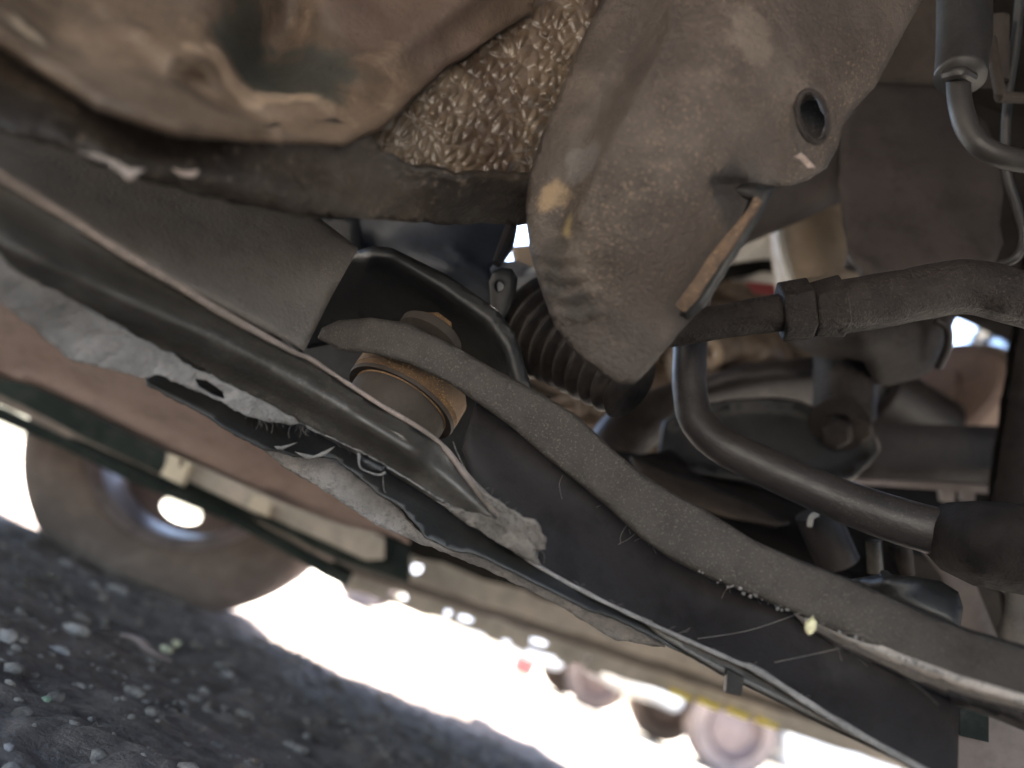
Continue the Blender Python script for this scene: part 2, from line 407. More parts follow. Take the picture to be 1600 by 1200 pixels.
for (px, py, rp, m, nm, lab, cat, sq) in [
    (8, 1000, 14, M_stone, 'pebble', 'round pale pink pebble at the left edge of the soil', 'pebble', (1, 1, .8)),
    (116, 988, 15, M_stone, 'pebble', 'grey oval pebble with a dark dent below the tyre', 'pebble', (1.2, .8, .7)),
    (180, 927, 14, M_stone, 'pebble', 'bright white chip of stone just under the tyre tread', 'pebble', (1.3, .7, .6)),
    (100, 886, 10, M_stone, 'pebble', 'small cream stone on the crest beside the left tyre edge', 'pebble', (1, .8, .8)),
    (146, 917, 8, M_stone, 'pebble', 'small pinkish stone left of the bright white chip', 'pebble', (1, 1, .7)),
    (224, 962, 8, M_stone, 'pebble', 'dull grey stone right of the bright white chip', 'pebble', (1, 1, .7)),
    (92, 1020, 12, M_stone, 'pebble', 'flat grey crumb of stone under the dented oval pebble', 'pebble', (1.4, .7, .5)),
    (258, 1018, 9, M_yel, 'flower', 'pale yellow petal lump on the soil, left one of a pair', 'petal', (1.1, .8, .6)),
    (274, 1008, 8, M_yel, 'flower', 'pale yellow pointed petal on the soil, right one of a pair', 'petal', (.8, 1.2, .6)),
    (12, 1170, 8, M_stone, 'pebble', 'tiny white pebble in the bottom left corner', 'pebble', (1, 1, .7)),
    (352, 1056, 9, M_stone, 'pebble', 'dusty light grey stone in the middle of the soil', 'pebble', (1, 1, .7)),
    (70, 1096, 8, mat('mossy crumb', (.2, .26, .18), (.25, .3, .2), .8, 0, 60, 400, .3), 'pebble', 'greenish crumb of stone low on the left soil', 'pebble', (1, 1, .7)),
]:
    p = on_ground(px, py); d = (p-CAM)@_f; r = rp*d/FPX
    link(nm, rock(p+np.array([0, 0, r*.35]), r, sq, px, 2), m, label=lab, cat=cat, sharp=0)
pa = on_ground(185, 1003); pb = on_ground(262, 1040)
cc = [(pa+(pb-pa)*t+np.array([0, 0, .006+.003*math.sin(t*6)])) for t in (0, .3, .6, 1)]
link('leaf', tube(cc, [.006, .010, .010, .004], seg=12, n=5, prof=[(math.cos(a)*1.0, math.sin(a)*.35) for a in [2*math.pi*i/12 for i in range(12)]], world=True), M_leaf, label='flat brown dry leaf lying along the soil beside the yellow petals', cat='leaf', sharp=0)

# ------------------------------------------------------------------ parked cars outside, in the sun
def side_profile(L, H):
    return [(-.5*L, .32), (-.49*L, .62), (-.44*L, .78), (-.24*L, .86), (-.12*L, H*.97), (.05*L, H), (.22*L, H*.96), (.36*L, .92), (.47*L, .88), (.5*L, .6), (.49*L, .3),
            (.40*L, .24), (.385*L, .5), (.33*L, .62), (.275*L, .62), (.225*L, .5), (.21*L, .2), (-.21*L, .2), (-.225*L, .5), (-.275*L, .62), (-.33*L, .62), (-.385*L, .5), (-.40*L, .24)]
def extrude_y(prof, c, W, mir=1):
    n = len(prof); V = [(c[0]+mir*x, c[1]-W/2, c[2]+z) for x, z in prof]+[(c[0]+mir*x, c[1]+W/2, c[2]+z) for x, z in prof]
    return V, [tuple(range(n)), tuple(reversed(range(n, 2*n)))]+[(i, i+n, (i+1) % n+n, (i+1) % n) for i in range(n)]
def parked_car(c, L, H, W, paint, label, mir=1):
    t = empty('parked_car', label, 'car', c, group='cars parked in the sun beyond the sill')
    o = link('body', extrude_y(side_profile(L, H), c, W, mir), paint, t, sharp=30)
    bv = o.modifiers.new('bevel', 'BEVEL'); bv.width = .05; bv.segments = 2; bv.limit_method = 'ANGLE'
    for x0, x1 in ((-.17, -.01), (.01, .17)):
        for s in (-1,):
            link('window', box((c[0]+mir*(x0+x1)/2*L, c[1]-W/2-.004, H*.80), (x1-x0)*L*.95, .02, H*.22, 0, .008), M_glass, t)
    link('bumper', box((c[0]-mir*.5*L, c[1], .42), .14, W*.96, .2, 0, .04), M_dark, t)
    link('bumper', box((c[0]+mir*.5*L, c[1], .42), .14, W*.96, .2, 0, .04), M_dark, t)
    link('headlight', box((c[0]-mir*.475*L, c[1]-W*.44, .68), .16, .12, .1, 0, .02), M_chrome, t)
    for sx in (-.305, .305):
        for sy in (-1, 1):
            wc = (c[0]+sx*L, c[1]+sy*(W/2-.1), .31)
            wh = link('wheel', lathe(wc, (0, -1, 0), [(-.09, .2), (-.1, .28), (-.06, .31), (.06, .31), (.1, .28), (.1, .2), (-.09, .2)], 28, close=True), M_rubber, t)
            link('rim', lathe(wc, (0, -1, 0), [(-.08, .19), (.07, .2), (.085, .18), (.04, .15), (.05, .05), (.05, .01)], 28), M_steel, wh)
    return t
p = PY(735, 1010, 7.6)
parked_car((p[0]+.05, 7.6+.8, 0), 3.9, 1.45, 1.65, M_carw, 'white parked car in full sun, seen low between its two dark wheels')
p = PY(1135, 1180, 5.4)
parked_car((p[0]+1.25, 6.2, 0), 4.1, 1.4, 1.65, M_card, 'silver parked car in full sun toward the bottom right, mostly behind the sill', -1)

kp = PZ(802, 1082, 0.0)
kp = kp*np.array([1, 1, 0])
kb = empty('marker_block', 'small red topped cream block standing in the sun near a parked car wheel', 'marker block', kp)
hk = .0205*kp[1]*1.15
link('cream_base', box(kp+np.array([0, 0, hk*.5]), hk*.8, hk*.7, hk, .2, hk*.06), M_clip, kb)
link('red_top', box(kp+np.array([0, 0, hk*1.4]), hk*1.0, hk*.9, hk*.8, .2, hk*.08), M_red, kb)

# ------------------------------------------------------------------ car body
body = empty('car_body', 'dirty car body seen from below: muddy arch panel, oxide floor, tan sills', 'car body', (0, .8, .2))
def bpart(name, vf, m, **k): return link(name, vf, m, body, **k)
# upper shell shades the place; the bonnet gap lets skylight in
bpart('bonnet', box((-.9, .61, 1.0), 1.9, 1.78, .02, 0, .006), M_dark)
bpart('bonnet', box((.9385, .45, 1.0), 1.775, 1.48, .02, 0, .006), M_dark)
bpart('bonnet', box((.9385, 1.515, 1.0), 1.775, .41, .02, 0, .006), M_dark)
bpart('front_panel', box((1.84, .75, .65), .03, 1.9, .70, 0, .006), M_dark)
bpart('near_fender_blocker', box((-.2, -.34, .70), 3.6, .02, .60, 0, .006), M_dark)  # out of view; reaches low to block light from the near side
bpart('near_sill_blocker', box((1.05, -.36, .27), 1.5, .10, .34, 0, .02), M_dark)  # unseen, added to keep near-side light off the right foreground
bpart('bulkhead', box((-1.86, .72, .62), .03, 2.0, .72, 0, .006), M_dark)

# muddy arch panel, top left
bpart('arch_panel', sheet([(-160, -200), (900, -200), (830, 20), (700, 100), (600, 190), (540, 215), (400, 205), (280, 195), (150, 150), (60, 90), (-160, -60)],
      [(0, 40, .22), (100, 60, .25), (200, 20, .27), (400, -60, .30), (300, 110, .265), (430, 90, .31), (520, 90, .33), (650, 20, .35), (800, -60, .36), (560, 200, .30), (350, 200, .245), (150, 150, .215), (-160, -60, .2), (200, -150, .3), (840, 20, .38), (500, -150, .37)],
      .004, 12, ridges=[([(270, 90), (330, 90), (380, 130), (440, 160), (520, 160)], 20, .010), ([(160, 10), (230, 60), (265, 92)], 8, .004), ([(300, 130), (340, 160), (420, 190)], 14, -.012), ([(560, 120), (640, 60), (760, -30)], 26, .008), ([(430, -150), (440, 30), (410, 110)], 55, -.03)], nz=[(.004, 30), (.0015, 90)]), M_pan, sharp=0)
bpart('arch_lip', sheet([(-160, -70), (0, 68), (88, 108), (175, 148), (250, 165), (315, 184), (402, 200), (525, 186), (570, 200), (600, 235), (650, 262), (720, 276), (860, 282), (870, 350), (700, 350), (560, 342), (472, 338), (315, 308), (230, 284), (160, 260), (100, 234), (0, 208), (-160, 150)],
      [(-160, 50, .20), (0, 70, .235), (0, 206, .225), (200, 160, .25), (200, 270, .25), (400, 200, .275), (400, 325, .285), (600, 220, .312), (600, 345, .325), (700, 276, .325), (840, 285, .358), (720, 345, .352), (840, 350, .40)],
      .005, 10, ridges=[([(-160, 90), (0, 180), (170, 240), (400, 295), (520, 310)], 40, .007)], nz=[(.004, 40), (.0015, 160)], jit=5), M_rim, sharp=0, label='dark undersealed lip under the muddy arch panel')
for a, b_ in (([(112, 235), (150, 240), (180, 250), (200, 262), (225, 264), (214, 272), (200, 281), (188, 270), (165, 254), (140, 244)], .232), ([(268, 262), (280, 267), (296, 268), (310, 265), (300, 275), (282, 274)], .246)):
    bpart('sealant_flake', sheet(a, ('D', b_), .0015, 5, nz=[(.002, 200)], jit=2), M_seam, label='pale peeling flake on the dark lip')
def pebf(v, x, y):
    k = max(0, min(1, (x-560)/60))*max(0, min(1, (320-y)/60))*max(0, min(1, (y+x*.35-265)/70))
    q = Vector(v*np.array([1, 1, 1])); q = Vector(( (x*.92+y*.38)*.064, (y*.92-x*.38)*.042, 0))
    q += Vector((noise.noise(q*.5), noise.noise(q*.5+Vector((9, 9, 9))), 0))*.45
    d, _ = noise.voronoi(q); return .0040*k*max(0, min(1, (d[1]-d[0])*1.6))**.6*(1-.35*d[0])
bpart('sealed_panel', sheet([(555, 205), (600, 140), (640, 100), (700, 50), (780, -20), (900, -160), (1010, -160), (950, 60), (880, 200), (870, 300), (800, 300), (640, 285), (570, 250)],
      [(560, 210, .332), (640, 110, .352), (760, 0, .38), (940, -60, .40), (930, 100, .39), (870, 300, .40), (700, 290, .350), (780, 290, .372), (700, 180, .352), (600, 260, .338)],
      .004, 2.7, ridges=[([(600, 150), (700, 60), (830, -60)], 20, .006)], nz=[(.004, 25)], peb=pebf), M_peb, sharp=0, label='glossy pebbled underseal catching the light')

# oxide floor and lower rails
bpart('floor_panel', sheet([(-160, 350), (0, 440), (200, 545), (420, 690), (560, 780), (640, 850), (600, 835), (540, 822), (440, 785), (330, 735), (250, 702), (140, 645), (50, 602), (-160, 560)],
      ('PL', [(0, 500, .62), (0, 600, .70), (500, 790, .84)]), .003, 14, ridges=[([(0, 610), (50, 600), (140, 640), (330, 730), (600, 830)], 14, .01)], nz=[(.004, 14)]), M_pink, sharp=0, label='dull pink oxide floor panel')
bpart('floor_panel', grid(-1.85, 1.8, .95, 1.50, .05, lambda x, y: .47+.006*noise.noise(Vector((x*4, y*4, 0)))), M_dark, sharp=0)
bpart('floor_edge', box((-.94, 1.575, .47), 1.82, .15, .006, 0), M_dark)
bpart('floor_edge', box((.98, 1.575, .47), 1.62, .15, .006, 0), M_dark)
bpart('floor_edge', box((.07, 1.595, .47), .22, .09, .006, 0), M_dark)
bpart('inner_rail', sheet([(-200, 470), (0, 575), (38, 578), (140, 622), (255, 682), (400, 755), (520, 810), (640, 855), (640, 912), (520, 872), (400, 812), (252, 742), (140, 690), (35, 634), (-200, 520)], ('Y', 1.16), .03, 14), M_green, label='dark green inner rail')
bpart('rail_seam', sheet([(-200, 522), (35, 634), (140, 689), (252, 742), (400, 812), (520, 872), (520, 880), (400, 822), (252, 754), (140, 701), (35, 648), (-200, 540)], ('Y', 1.15), .012, 12, nz=[(.003, 30)]), M_seam)
bpart('lower_rail', sheet([(-200, 541), (35, 650), (140, 703), (252, 756), (400, 824), (470, 862), (546, 905), (540, 917), (505, 900), (437, 858), (350, 812), (210, 756), (105, 704), (0, 658), (-200, 570)], ('Y', 1.14), .03, 14, ridges=[([(-200, 550), (105, 690), (350, 800), (540, 905)], 9, .008)]), M_green, label='grey green lower rail with a bluish bent end')
bpart('rail_cover', sheet([(262, 696), (296, 706), (360, 732), (430, 762), (520, 800), (600, 840), (600, 872), (570, 874), (500, 842), (420, 806), (396, 800), (340, 772), (258, 734)], ('Y', 1.11), .02, 12), M_tan, label='tan cover strip between the cream clips')
for a in ([(268, 708), (282, 714), (278, 728), (284, 730), (290, 717), (299, 723), (282, 757), (250, 742)], [(396, 772), (424, 784), (416, 806), (386, 792)]):
    bpart('clip', sheet(a, ('Y', 1.08), .02, 8), M_clip)

def fold(k): return [(x, y) for x, y in k]
# far sill: stacked strips with gaps that let the sun through
sill_top = [(560, 800), (640, 838), (760, 890), (960, 985), (1200, 1090), (1500, 1230), (1700, 1320)]
def strip(off0, off1, x0=560, x1=1700, wob=0, seed=1):
    xs = np.linspace(x0, x1, 40)
    def yl(x): return 818+(x-560)*.325
    top = [(x, yl(x)+off0+wob*noise.noise(Vector((x*.03, seed, 0)))) for x in xs]
    bot = [(x, yl(x)+off1+wob*noise.noise(Vector((x*.04, seed+9, 0)))) for x in reversed(xs)]
    return top+bot
bpart('sill', sheet(strip(-90, 34, 470), ('Y', 1.40), .02, 16, nz=[(.004, 12)]), M_dark)
bpart('sill_trim', sheet(strip(22, 62, 470, 1700, 8, 2), ('Y', 1.36), .02, 16, holes=[ell(590, 868, 8, 7), ell(652, 886, 8, 11, 20)], nz=[(.004, 12)]), M_tan, label='tan sill trim strip pierced by bright gaps')
bpart('sill_channel', sheet(strip(60, 84, 505, 1700, 3, 5), ('Y', 1.42), .02, 16), M_plate, label='dark channel under the tan trim')
bpart('sill_flange', sheet(strip(80, 108, 540, 1700, 5, 7), ('Y', 1.34), .012, 12, holes=[ell(622, 930, 16, 7, 20)]+[ell(x, 818+(x-560)*.325+94, rx, 5, 18) for x, rx in ((700, 6), (728, 13), (842, 15), (918, 5))], nz=[(.004, 20)]), M_tan, label='lower sill flange with a ragged bright edge')
for i, px in enumerate((760, 800, 870, 915)):
    y = 818+(px-560)*.325+102
    bpart('sill_notch', sheet([(px, y), (px+26, y+12), (px+22, y+22), (px-3, y+9)], ('Y', 1.33), .012, 8), M_tan)
for i, px in enumerate((1050, 1095, 1140, 1186)):
    y = 818+(px-560)*.325+104
    bpart('sill_clip', sheet([(px, y-6), (px+32, y+8), (px+28, y+16), (px-4, y+3)], ('Y', 1.30), .01, 8), mat('yellow clip', (.75, .6, .05), (.7, .55, .05), .5, 0, 30, 200, 0) if i == 0 else bpart.ycl)
    bpart.ycl = bpy.data.materials['yellow clip']
# outer wings above the far sill
bpart('outer_wing', box((1.02, 1.66, .62), 1.58, .02, .72, 0, .006), M_dark)

# ------------------------------------------------------------------ opposite wheel
wc = PY(312, 732, 1.5); wc[2] = .265; WR = .30
ax = np.array([.10, -1.0, .02]); ax /= np.linalg.norm(ax)
wheel = empty('wheel', 'dusty brown tyre and steel wheel standing on the soil beyond the rails', 'wheel', (wc[0], wc[1], 0))
tp = [(-.10, .185), (-.105, .20), (-.112, .235), (-.108, .265), (-.085, .292), (-.04, .300), (.04, .300), (.085, .292), (.108, .265), (.112, .235), (.105, .20), (.10, .185), (.07, .178), (-.07, .178)]
tp = [(a, r*.985) for a, r in tp]
link('tyre', lathe(wc, ax, tp, 96, close=True), M_rubber, wheel, sharp=0)
rimo = link('rim', lathe(wc, ax, [(.098, .178), (.104, .186), (.096, .190), (.085, .176), (.06, .168), (-.02, .160), (-.09, .172), (-.1, .182), (-.09, .164), (-.02, .152), (.06, .158), (.09, .168)], 72, close=True), M_bright, wheel, sharp=25)
def disc_holes(c, t, R0, ax_off, holes, thick=.006):
    t = np.array(t)/np.linalg.norm(t); u = np.cross(t, [0, 0, 1.]); u /= np.linalg.norm(u); v = np.cross(u, t)
    ol = [Vector((R0*math.cos(a), R0*math.sin(a))) for a in np.linspace(0, 2*math.pi, 48, endpoint=False)]
    verts = list(ol); ed = [(i, (i+1) % 48) for i in range(48)]; hs = []
    for hx, hy, ra, rb, an in holes:
        k = len(verts); h = ell(hx, hy, ra, rb, an, 20); hs.append(h); verts += [Vector(q) for q in h]; ed += [(k+i, k+(i+1) % 20) for i in range(20)]
    r = delaunay_2d_cdt(verts, ed, [], 1, 1e-6); P2 = np.array([tuple(q) for q in r[0]]); F = []
    for f in r[2]:
        m_ = P2[list(f)].mean(0)
        if not any(inside(np.array([m_[0]]), np.array([m_[1]]), h)[0] for h in hs): F.append(tuple(f))
    V = [c+t*ax_off+u*a+v*b for a, b in P2]; k = len(V); V += [c+t*(ax_off-thick)+u*a+v*b for a, b in P2]
    G = F+[tuple(i+k for i in reversed(f)) for f in F]; ed = {(f[i], f[(i+1) % 3]) for f in F for i in range(3)}
    G += [(b, a, a+k, b+k) for a, b in ed if (b, a) not in ed]
    return V, G
hl = [(.115*math.cos(R(a)), .115*math.sin(R(a)), .040, .022, a+90) for a in (-90, -18, 54, 126, 198)]
link('wheel_disc', disc_holes(np.array(wc), ax, .158, -.045, hl), M_steel, wheel, sharp=25)
link('hub', lathe(wc, ax, [(-.05, .06), (.02, .058), (.03, .045), (.05, .03), (.05, .005)], 32), M_steel, wheel, sharp=25)

# ------------------------------------------------------------------ engine bay things behind
eng = empty('engine', 'oily brown engine casting with ribs and brackets seen through the suspension', 'engine', (P(1100, 480, 1.05)))
link('block', box(P(1085, 460, 1.22), .46, .30, .42, R(8), .02), M_eng, eng)
for k in range(5):
    link('rib', box(P(1085, 430+k*34, 1.0)+np.array([0, .02, 0]), .36, .05, .010, R(8), .003), M_eng, eng)
link('timing_cover', lathe(P(1160, 560, .93), (0.2, -1, .1), [(-.05, .075), (0, .075), (.012, .06), (.015, .03), (.03, .02), (.03, .005)], 32), M_eng, eng)
link('eye_bracket', lathe(P(1108, 552, .85), (.2, -1, .1), [(-.004, .016), (.004, .016), (.004, .008), (-.004, .008)], 24, close=True), M_beige, eng)
for k, (x, y) in enumerate([(1130, 540), (1190, 575), (1175, 548), (1215, 590)]):
    link('lug', tube([(x-34, y+8, .9), (x, y, .88), (x+30, y+10, .9)], [.016, .021, .014], 14, 5), M_eng, eng, sharp=0)
link('pipe', tube([(1150, 430, .9), (1200, 436, .86), (1240, 450, .84)], .008, 12, 5), M_white, eng)
link('pipe', tube([(1100, 430, .9), (1150, 412, .88), (1235, 405, .86)], .016, 12, 5), M_dark, eng)
link('cover', sheet([(1100, 380), (1165, 340), (1240, 330), (1240, 395), (1110, 418)], ('D', .84), .01, 12, ridges=[([(1140, 400), (1200, 355)], 8, .02)], nz=[(.006, 25)]), M_white, eng, label='pale crumpled cover behind the shield')
link('tag', sheet([(1165, 440), (1218, 445), (1216, 462), (1180, 458)], ('D', .8), .003, 8), M_red, eng, label='small red tag')
for k, (x0, y0, x1, y1, r) in enumerate([(850, 650, 1060, 640, .010), (860, 630, 1060, 618, .007), (880, 680, 1050, 668, .012), (905, 610, 1050, 604, .006)]):
    link('sump_rib', tube([(x0, y0, .95), ((x0+x1)/2, (y0+y1)/2-3, .93), (x1, y1, .93)], r, 10, 4), M_eng, eng)
for k in range(5):
    x = 905+k*30; link('sump_bolt', tube([(x, 612, .90), (x+3, 650, .90)], .005, 8, 2), M_eng, eng)
link('sump', sheet([(820, 590), (1080, 580), (1080, 720), (1000, 760), (820, 740)], ('D', 1.02), .05, 20, nz=[(.01, 14)]), M_eng, eng, sharp=0)

beam = empty('subframe_beam', 'dark straight cross beam with a pale lower flange at the right', 'beam', P(1460, 700, .75))
bx = P(1365, 705, .72); by = P(1700, 716, .74)
link('web', sheet([(1340, 660), (1400, 662), (1565, 666), (1720, 668), (1720, 765), (1565, 758), (1330, 748)], ('D', .74), .03, 14, curl=.006, curlw=8), M_bar, beam)
link('flange', sheet([(1330, 748), (1440, 754), (1565, 760), (1720, 766), (1720, 780), (1560, 773), (1440, 764), (1340, 757)], ('D', .70), .02, 10), M_pinkbar, beam)
for x in (1473, 1505): link('tab', sheet([(x, 764), (x+20, 765), (x+18, 785), (x+3, 785)], ('D', .72), .01, 8), M_pinkbar, beam)

post = empty('upright_bar', 'black leaning upright bar at the right edge beside the headlamp sparkle', 'bar', P(1590, 700, .66))
link('bar', sheet([(1640, 250), (1680, 250), (1640, 520), (1602, 770), (1640, 1020), (1580, 1010), (1560, 880), (1553, 770), (1590, 540), (1605, 430)], ('D', .66), .03, 12, curl=.004, curlw=8), M_matte, post)

drum = empty('brake_drum', 'dusty pinkish brake drum half seen behind the cross beam', 'brake drum', P(1495, 620, 1.15))
link('drum', lathe(P(1490, 622, 1.15), (-1, -.45, .05), [(-.10, .085), (.02, .085), (.03, .078), (.032, .03), (.045, .028), (.045, .004)], 48), M_drum, drum, sharp=25)
link('lip', lathe(P(1498, 622, 1.17), (-1, -.45, .05), [(-.03, .098), (.0, .098), (.0, .086), (-.03, .086)], 48, close=True), M_beige, drum)
link('axle_housing', lathe(P(1412, 640, 1.05), (-1, -.2, 0), [(-.06, .045), (.05, .045), (.055, .03), (.08, .03)], 32), M_bar, drum)
lampo = empty('headlamp', 'sparkling clear headlamp bowl catching sun behind the upright bar', 'headlamp', P(1545, 540, 1.4))
link('bowl', lathe(P(1548, 555, 1.5), (-.1, -1, -.1), [(-.05, .02), (-.03, .045), (0, .058), (.03, .062), (.03, .058), (0, .052), (-.028, .04), (-.045, .015)], 32), M_chrome, lampo, sharp=0)
link('bulb', rock(P(1530, 570, 1.42), .016, (1, 1, 1), 3, 2), M_chrome, lampo)
link('bracket', sheet([(1545, 600), (1600, 600), (1600, 662), (1548, 662)], ('D', 1.3), .02, 8, nz=[(.01, 30)]), M_white, lampo)

mount = empty('engine_mount', 'dark bell shaped engine mount hanging under the thick tie rod tube', 'engine mount', P(1330, 600, .62))
link('bell', sheet([(1225, 500), (1500, 480), (1485, 520), (1468, 570), (1440, 590), (1390, 602), (1368, 600), (1350, 566), (1325, 560), (1290, 562), (1262, 552), (1235, 535)], [(1225, 500, .64), (1350, 520, .58), (1480, 490, .62), (1460, 570, .63), (1350, 600, .635), (1340, 560, .60)], .02, 10, nz=[(.004, 40)], curl=.012, curlw=14), M_rod, mount, sharp=0)
link('cup', tube([(1462, 500, .60), (1480, 512, .60), (1481, 540, .61), (1466, 575, .62)], .0035, 12, 6), M_bar, mount)
link('sleeve', tube([(1322, 520, .68), (1320, 600, .67), (1318, 655, .665)], [.026, .026, .0255], 28, 4), M_rod, mount)
link('washer', lathe(P(1312, 662, .645), (-.30, -.75, -.75), [(-.002, .024), (.002, .024), (.002, .01), (-.002, .01)], 32, close=True), M_rod, mount)
link('bolt_head', lathe(P(1308, 674, .635), (-.30, -.75, -.75), [(-.006, .0125), (.008, .0125), (.011, .010), (.011, .002)], 6), M_rod, mount)
link('bolt_head', lathe(P(1345, 668, .645), (-.30, -.75, -.75), [(-.006, .010), (.010, .010), (.012, .008), (.012, .002)], 6), M_bush, mount)

gus = empty('gusset_plate', 'dark folded gusset plate with a pale curved top edge behind the stabiliser bar', 'gusset', P(1200, 690, .64))
link('plate', sheet([(1040, 660), (1105, 633), (1160, 626), (1206, 624), (1240, 628), (1272, 640), (1330, 660), (1364, 681), (1371, 703), (1355, 722), (1333, 744), (1250, 760), (1100, 740), (1030, 720)], [(1040, 680, .68), (1200, 640, .66), (1360, 700, .66), (1330, 744, .65), (1150, 740, .64)], .004, 11, curl=-.008, curlw=7), M_blackpaint, gus, sharp=0)
link('edge_fold', tube([(1333, 744, .648), (1356, 722, .655), (1372, 702, .657), (1366, 684, .657)], .0016, 8, 5), M_pinkbar, gus)
cross = empty('crossmember', 'grey curved crossmember arm running behind the gusset plate', 'crossmember', P(1180, 620, .75))
link('arm', sheet([(1095, 605), (1162, 586), (1220, 580), (1300, 574), (1300, 650), (1272, 640), (1206, 628), (1105, 638), (1060, 650), (1030, 660), (1040, 640)], [(1095, 620, .76), (1200, 600, .74), (1290, 600, .74)], .02, 10, curl=.01, curlw=10), M_bar, cross, sharp=0)
link('curved_end', tube([(1070, 632, .78), (1020, 650, .77), (975, 682, .75), (950, 725, .73), (946, 770, .72)], [.024, .026, .027, .026, .024], 24, 8), M_boot, cross, sharp=0)

low = empty('lower_cover', 'dark dished under cover with a dusty brown band below the stabiliser bar', 'under cover', P(1130, 800, .6))
link('dish', sheet([(940, 700), (1000, 710), (1070, 700), (1180, 760), (1300, 800), (1420, 840), (1440, 980), (1300, 940), (1100, 860), (980, 780)], [(940, 720, .62), (1100, 740, .66), (1300, 830, .62), (1420, 900, .58), (1100, 850, .56), (1250, 910, .54)], .004, 14, ridges=[([(1000, 715), (1100, 765), (1220, 800), (1330, 860)], 22, .02)], nz=[(.003, 20)]), M_dark, low, sharp=0)
link('band', sheet([(985, 712), (1040, 735), (1100, 755), (1180, 788), (1235, 815), (1215, 822), (1140, 808), (1060, 785), (1000, 750)], [(985, 720, .60), (1100, 775, .575), (1230, 818, .56)], .003, 8, curl=.006, curlw=10), M_bush, low, sharp=0)
link('bush_tube', tube([(1275, 800, .53), (1292, 840, .53), (1310, 880, .53)], .0145, 24, 4), M_bar, low)
link('rim_clip', tube([(1265, 822, .515), (1268, 808, .513), (1278, 803, .513)], .0018, 8, 4), M_white, low)
link('stud', tube([(1405, 850, .50), (1412, 878, .50), (1420, 900, .50)], [.007, .006, .004], 12, 3), M_bush, low)
link('stud', tube([(1365, 845, .50), (1368, 895, .50)], .005, 12, 3), M_dustblack, low)

link('heat_shield', sheet([(1440, 860), (1500, 880), (1520, 900), (1560, 1000), (1590, 1060), (1490, 1060), (1490, 960), (1470, 900)], ('D', .56), .004, 12, curl=.003, curlw=8), M_pinkbar, label='pinkish sloping metal strip between the dark arm end and the upright bar', cat='heat shield', sharp=0)
link('mount_block', sheet([(1575, 912), (1700, 920), (1700, 1060), (1555, 1040), (1562, 1000)], ('D', .52), .02, 12, curl=.004, curlw=8), M_plate, label='plain grey block at the right edge above the arm end', cat='block', sharp=0)
# background behind bottom-right corner
cor = empty('tow_bracket', 'dusty pink bracket with a black slot in the bottom right corner', 'bracket', P(1540, 1160, .45))
link('plate', sheet([(1475, 1088), (1500, 1090), (1560, 1110), (1700, 1180), (1700, 1400), (1440, 1400), (1470, 1200)], ('D', .46), .004, 12, nz=[(.002, 30)]), M_pinkbar, cor, sharp=0)
link('slot', sheet([(1500, 1108), (1545, 1112), (1545, 1160), (1500, 1150)], ('D', .452), .004, 8), M_green, cor)
link('post', sheet([(1473, 1082), (1496, 1092), (1492, 1400), (1462, 1400), (1468, 1200)], ('D', .34), .006, 10, curl=.003, curlw=6), M_dust, cor, sharp=0)

# ------------------------------------------------------------------ beige canister
can = empty('canister', 'beige round canister with a bright rim hanging behind the brown plate', 'canister', P(1270, 385, .7))
link('shell', tube([(1262, 300, .72), (1268, 380, .70), (1278, 450, .69)], .036, 32, 4), M_beige, can)
link('rim', tube([(1216, 340, .685), (1222, 390, .675), (1236, 440, .665)], .0035, 10, 5), M_white, can)
link('spout', tube([(1330, 420, .60), (1338, 404, .60), (1356, 398, .60), (1372, 408, .60), (1376, 425, .60)], .006, 12, 6), M_brownplate, can)

# ------------------------------------------------------------------ firewall plate + hoses
fw = empty('side_plate', 'flat brown side plate with chipped right edge above the tie rod tube', 'side plate', P(1430, 300, .56))
link('plate', sheet([(1316, 190), (1345, 150), (1370, 128), (1463, 133), (1500, 150), (1540, 190), (1560, 240), (1568, 300), (1562, 350), (1568, 380), (1556, 410), (1440, 425), (1345, 440), (1325, 395), (1316, 350), (1310, 280)], [(1316, 200, .60), (1460, 140, .60), (1560, 300, .57), (1330, 420, .55), (1540, 420, .54)], .004, 12, nz=[(.002, 15)], jit=2, curl=.002, curlw=6, ridges=[([(1320, 400), (1345, 410), (1365, 430)], 12, .008)]), M_brownplate, fw, sharp=0)
link('upper_plate', sheet([(1300, 60), (1430, -40), (1480, -40), (1475, 133), (1368, 130), (1320, 190), (1280, 180)], ('D', .64), .004, 12), M_bush, fw, sharp=0)
link('far_panel', sheet([(1180, -160), (1900, -160), (1900, 520), (1500, 500), (1180, 420)], [(1180, 0, 1.0), (1600, 0, .95), (1600, 500, 1.0)], .02, 30, nz=[(.01, 10)]), M_dark, fw, sharp=0)
ho = empty('brake_hose', 'grey rubber hose curving out of a thick dark sleeve at the upper right', 'hose', P(1520, 180, .42))
link('sleeve', tube([(1506, -60, .46), (1506, 60, .45), (1500, 122, .44)], [.0145, .0145, .0135], 24, 5), M_hose, ho, sharp=0)
link('collar', tube([(1478, 118, .432), (1500, 114, .425), (1518, 122, .43)], .0035, 10, 5), M_hose, ho)
link('hose', tube([(1497, 115, .435), (1500, 160, .43), (1514, 205, .425), (1545, 236, .42), (1600, 252, .42), (1700, 262, .42)], .0062, 20, 8), M_hose, ho, sharp=0)
c2 = empty('clamp_tube', 'short ribbed sleeve and bent pipe beside the grey hose', 'pipe', P(1560, 120, .5))
link('sleeve', tube([(1552, 30, .5), (1552, 130, .5)], .009, 16, 2), M_bush, c2)
link('pipe', tube([(1548, 60, .49), (1562, 140, .48), (1575, 152, .48), (1700, 152, .48)], .0034, 12, 5), M_bush, c2)
